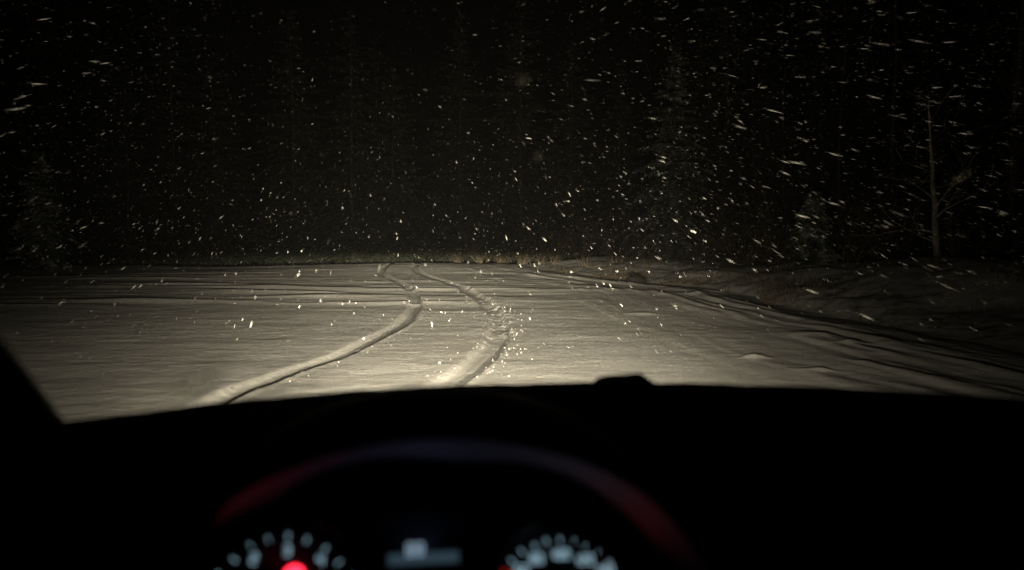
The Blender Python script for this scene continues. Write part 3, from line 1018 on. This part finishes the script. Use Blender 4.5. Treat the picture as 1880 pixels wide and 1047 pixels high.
# melting flakes stuck to the glass
def stuck(px, py, w, h, lab, seed, bent=False):
    d = ray_local(px, py)
    # meet the windscreen by marching
    best, bp_ = 9, None
    for i in range(41):
        x = -0.8 + 1.6 * i / 40
        for j in range(81):
            q = Vector(ws_point(x, j / 80)); k = (q - EYE_L)
            e = (k - d * (k.dot(d) / d.dot(d))).length
            if e < best: best, bp_ = e, q
    t = (bp_ - EYE_L).dot(d) / d.dot(d)
    p = EYE_L + d * t
    nv = Vector((0, 0.62, 0.78)); uu = Vector((1, 0, 0)); vv = Vector((0, -0.78, 0.62))
    r = random.Random(seed)
    vs = []
    n = 18
    for ring, (s, z) in enumerate(((1.0, 0.0), (0.80, 0.0018), (0.4, 0.0032))):
        for i in range(n):
            a = 2 * math.pi * i / n
            q = s * (1 + 0.25 * math.sin(3 * a + seed) + 0.12 * math.sin(5 * a + 2 * seed) + r.uniform(-0.08, 0.08))
            x, y = w * q * math.cos(a), h * q * math.sin(a)
            if bent: x += 0.9 * y * abs(y) / h
            vs.append(p + uu * x + vv * y + nv * (z + 0.006))
    vs.append(p + nv * 0.0096)
    fs = [(k * n + i, k * n + (i + 1) % n, (k + 1) * n + (i + 1) % n, (k + 1) * n + i) for k in range(2) for i in range(n)]
    fs += [(2 * n + i, 2 * n + (i + 1) % n, 3 * n) for i in range(n)]      # the side on the glass stays open
    mb = MB(); mb.add([CARM @ v for v in vs], fs)
    o = mb.build('melting_snowflake', M_MELT, None, True)
    tag(o, lab, 'snowflake', 'melting snowflakes on the windscreen')
mm = bpy.data.materials.new('melting_snow'); mm.use_nodes = True
t_ = mm.node_tree; t_.nodes.remove(t_.nodes['Principled BSDF'])
a_ = nd(t_, 'ShaderNodeBsdfTranslucent'); a_.inputs[0].default_value = (0.95, 0.90, 0.74, 1)
t_.links.new(a_.outputs[0], t_.nodes['Material Output'].inputs['Surface'])
M_MELT = mm
stuck(960, 155, 0.0042, 0.0042, 'round blurred snowflake melting high on the windscreen', 1)
stuck(990, 295, 0.0032, 0.0058, 'tall oval blurred snowflake on the windscreen above the bank', 2)
stuck(1768, 335, 0.0035, 0.0075, 'curved melting snowflake on the glass near the thin pale tree', 4, True)

# ------------------------------------------------------------------ headlights
def headlight(x):
    hl = empty('headlight', None, car)
    y = 2.20
    mb = MB(); n = 24; rows = []
    for r_, dy in ((0.085, -0.06), (0.085, 0.0), (0.065, 0.012), (0.03, 0.020), (0.002, 0.022)):
        rows.append([(x + r_ * 1.3 * math.cos(2 * math.pi * i / n), y + dy - 0.02, 0.66 + r_ * 0.75 * math.sin(2 * math.pi * i / n)) for i in range(n + 1)])
    mb.grid(rows); mb.build('lens', M_LENS, hl, True)
    l = bpy.data.lights.new('headlight_beam', 'SPOT')
    l.energy = 1000 * HEADLIGHT_POWER; l.color = HEADLIGHT_COLOR
    l.spot_size = R(165); l.spot_blend = 0.15; l.shadow_soft_size = 0.035
    l.use_nodes = True
    t = l.node_tree
    em = t.nodes['Emission']
    tc = nd(t, 'ShaderNodeTexCoord')
    sp = nd(t, 'ShaderNodeSeparateXYZ'); t.links.new(tc.outputs['Normal'], sp.inputs[0])
    az = math_n(t, 'MAXIMUM', math_n(t, 'ABSOLUTE', sp.outputs[2]), 0.02)
    SGN = 1.0
    h_ = math_n(t, 'DIVIDE', sp.outputs[0], az)
    v_ = math_n(t, 'MULTIPLY', math_n(t, 'DIVIDE', sp.outputs[1], az), SGN)      # + is up
    dn = math_n(t, 'MAXIMUM', math_n(t, 'MULTIPLY', v_, -1.0), 0.0)
    # below the cut-off: brightest just under it, falling towards the bumper
    vert = math_n(t, 'DIVIDE', 1.0, math_n(t, 'ADD', 1.0, math_n(t, 'POWER', math_n(t, 'DIVIDE', dn, 0.022), 2.70)))
    mr = nd(t, 'ShaderNodeMapRange', interpolation_type='SMOOTHSTEP')
    t.links.new(v_, mr.inputs[0]); mr.inputs[1].default_value = -0.024; mr.inputs[2].default_value = 0.0
    mr.inputs[3].default_value = 1.0; mr.inputs[4].default_value = 0.0
    vert = math_n(t, 'MULTIPLY', vert, mr.outputs[0])
    sig = math_n(t, 'ADD', 0.115, math_n(t, 'MULTIPLY', dn, 2.1))
    g = math_n(t, 'POWER', math_n(t, 'DIVIDE', h_, sig), 2.0)
    horiz = math_n(t, 'EXPONENT', math_n(t, 'MULTIPLY', g, -0.5))
    low = math_n(t, 'MULTIPLY', vert, horiz)
    # weak stray light above the cut-off
    q = math_n(t, 'ADD', math_n(t, 'POWER', math_n(t, 'DIVIDE', h_, 0.29), 2.0), math_n(t, 'POWER', math_n(t, 'DIVIDE', v_, 0.30), 2.0))
    stray = math_n(t, 'MULTIPLY', math_n(t, 'EXPONENT', math_n(t, 'MULTIPLY', q, -0.5)), 0.022)
    q2 = math_n(t, 'ADD', math_n(t, 'POWER', math_n(t, 'DIVIDE', h_, 0.9), 2.0), math_n(t, 'POWER', math_n(t, 'DIVIDE', v_, 1.1), 2.0))
    stray = math_n(t, 'ADD', stray, math_n(t, 'MULTIPLY', math_n(t, 'EXPONENT', math_n(t, 'MULTIPLY', q2, -0.5)), 0.0010))
    tot = math_n(t, 'ADD', low, stray)
    t.links.new(tot, em.inputs['Strength'])
    o = bpy.data.objects.new('headlight_beam', l); COL.objects.link(o); o.parent = hl
    o.location = (x, y + 0.05, 0.66)
    o.rotation_euler = (R(90), 0, 0)
    return hl
for hx in (-0.62, 0.62):
    headlight(hx)

# ------------------------------------------------------------------ haze of fine snow in the air
def make_haze():
    mb = MB(); mb.box((0, 60, 9.0), (90, 110, 11.5))
    m = bpy.data.materials.new('haze'); m.use_nodes = True
    t = m.node_tree; t.nodes.remove(t.nodes['Principled BSDF'])
    v = nd(t, 'ShaderNodeVolumePrincipled'); v.inputs['Density'].default_value = 0.0009
    v.inputs['Color'].default_value = (0.85, 0.85, 0.84, 1); v.inputs['Anisotropy'].default_value = 0.0
    t.links.new(v.outputs[0], t.nodes['Material Output'].inputs['Volume'])
    o = mb.build('haze', m)
    tag(o, 'fine airborne snow glowing in the headlight beams', 'haze', kind='stuff')
make_haze()
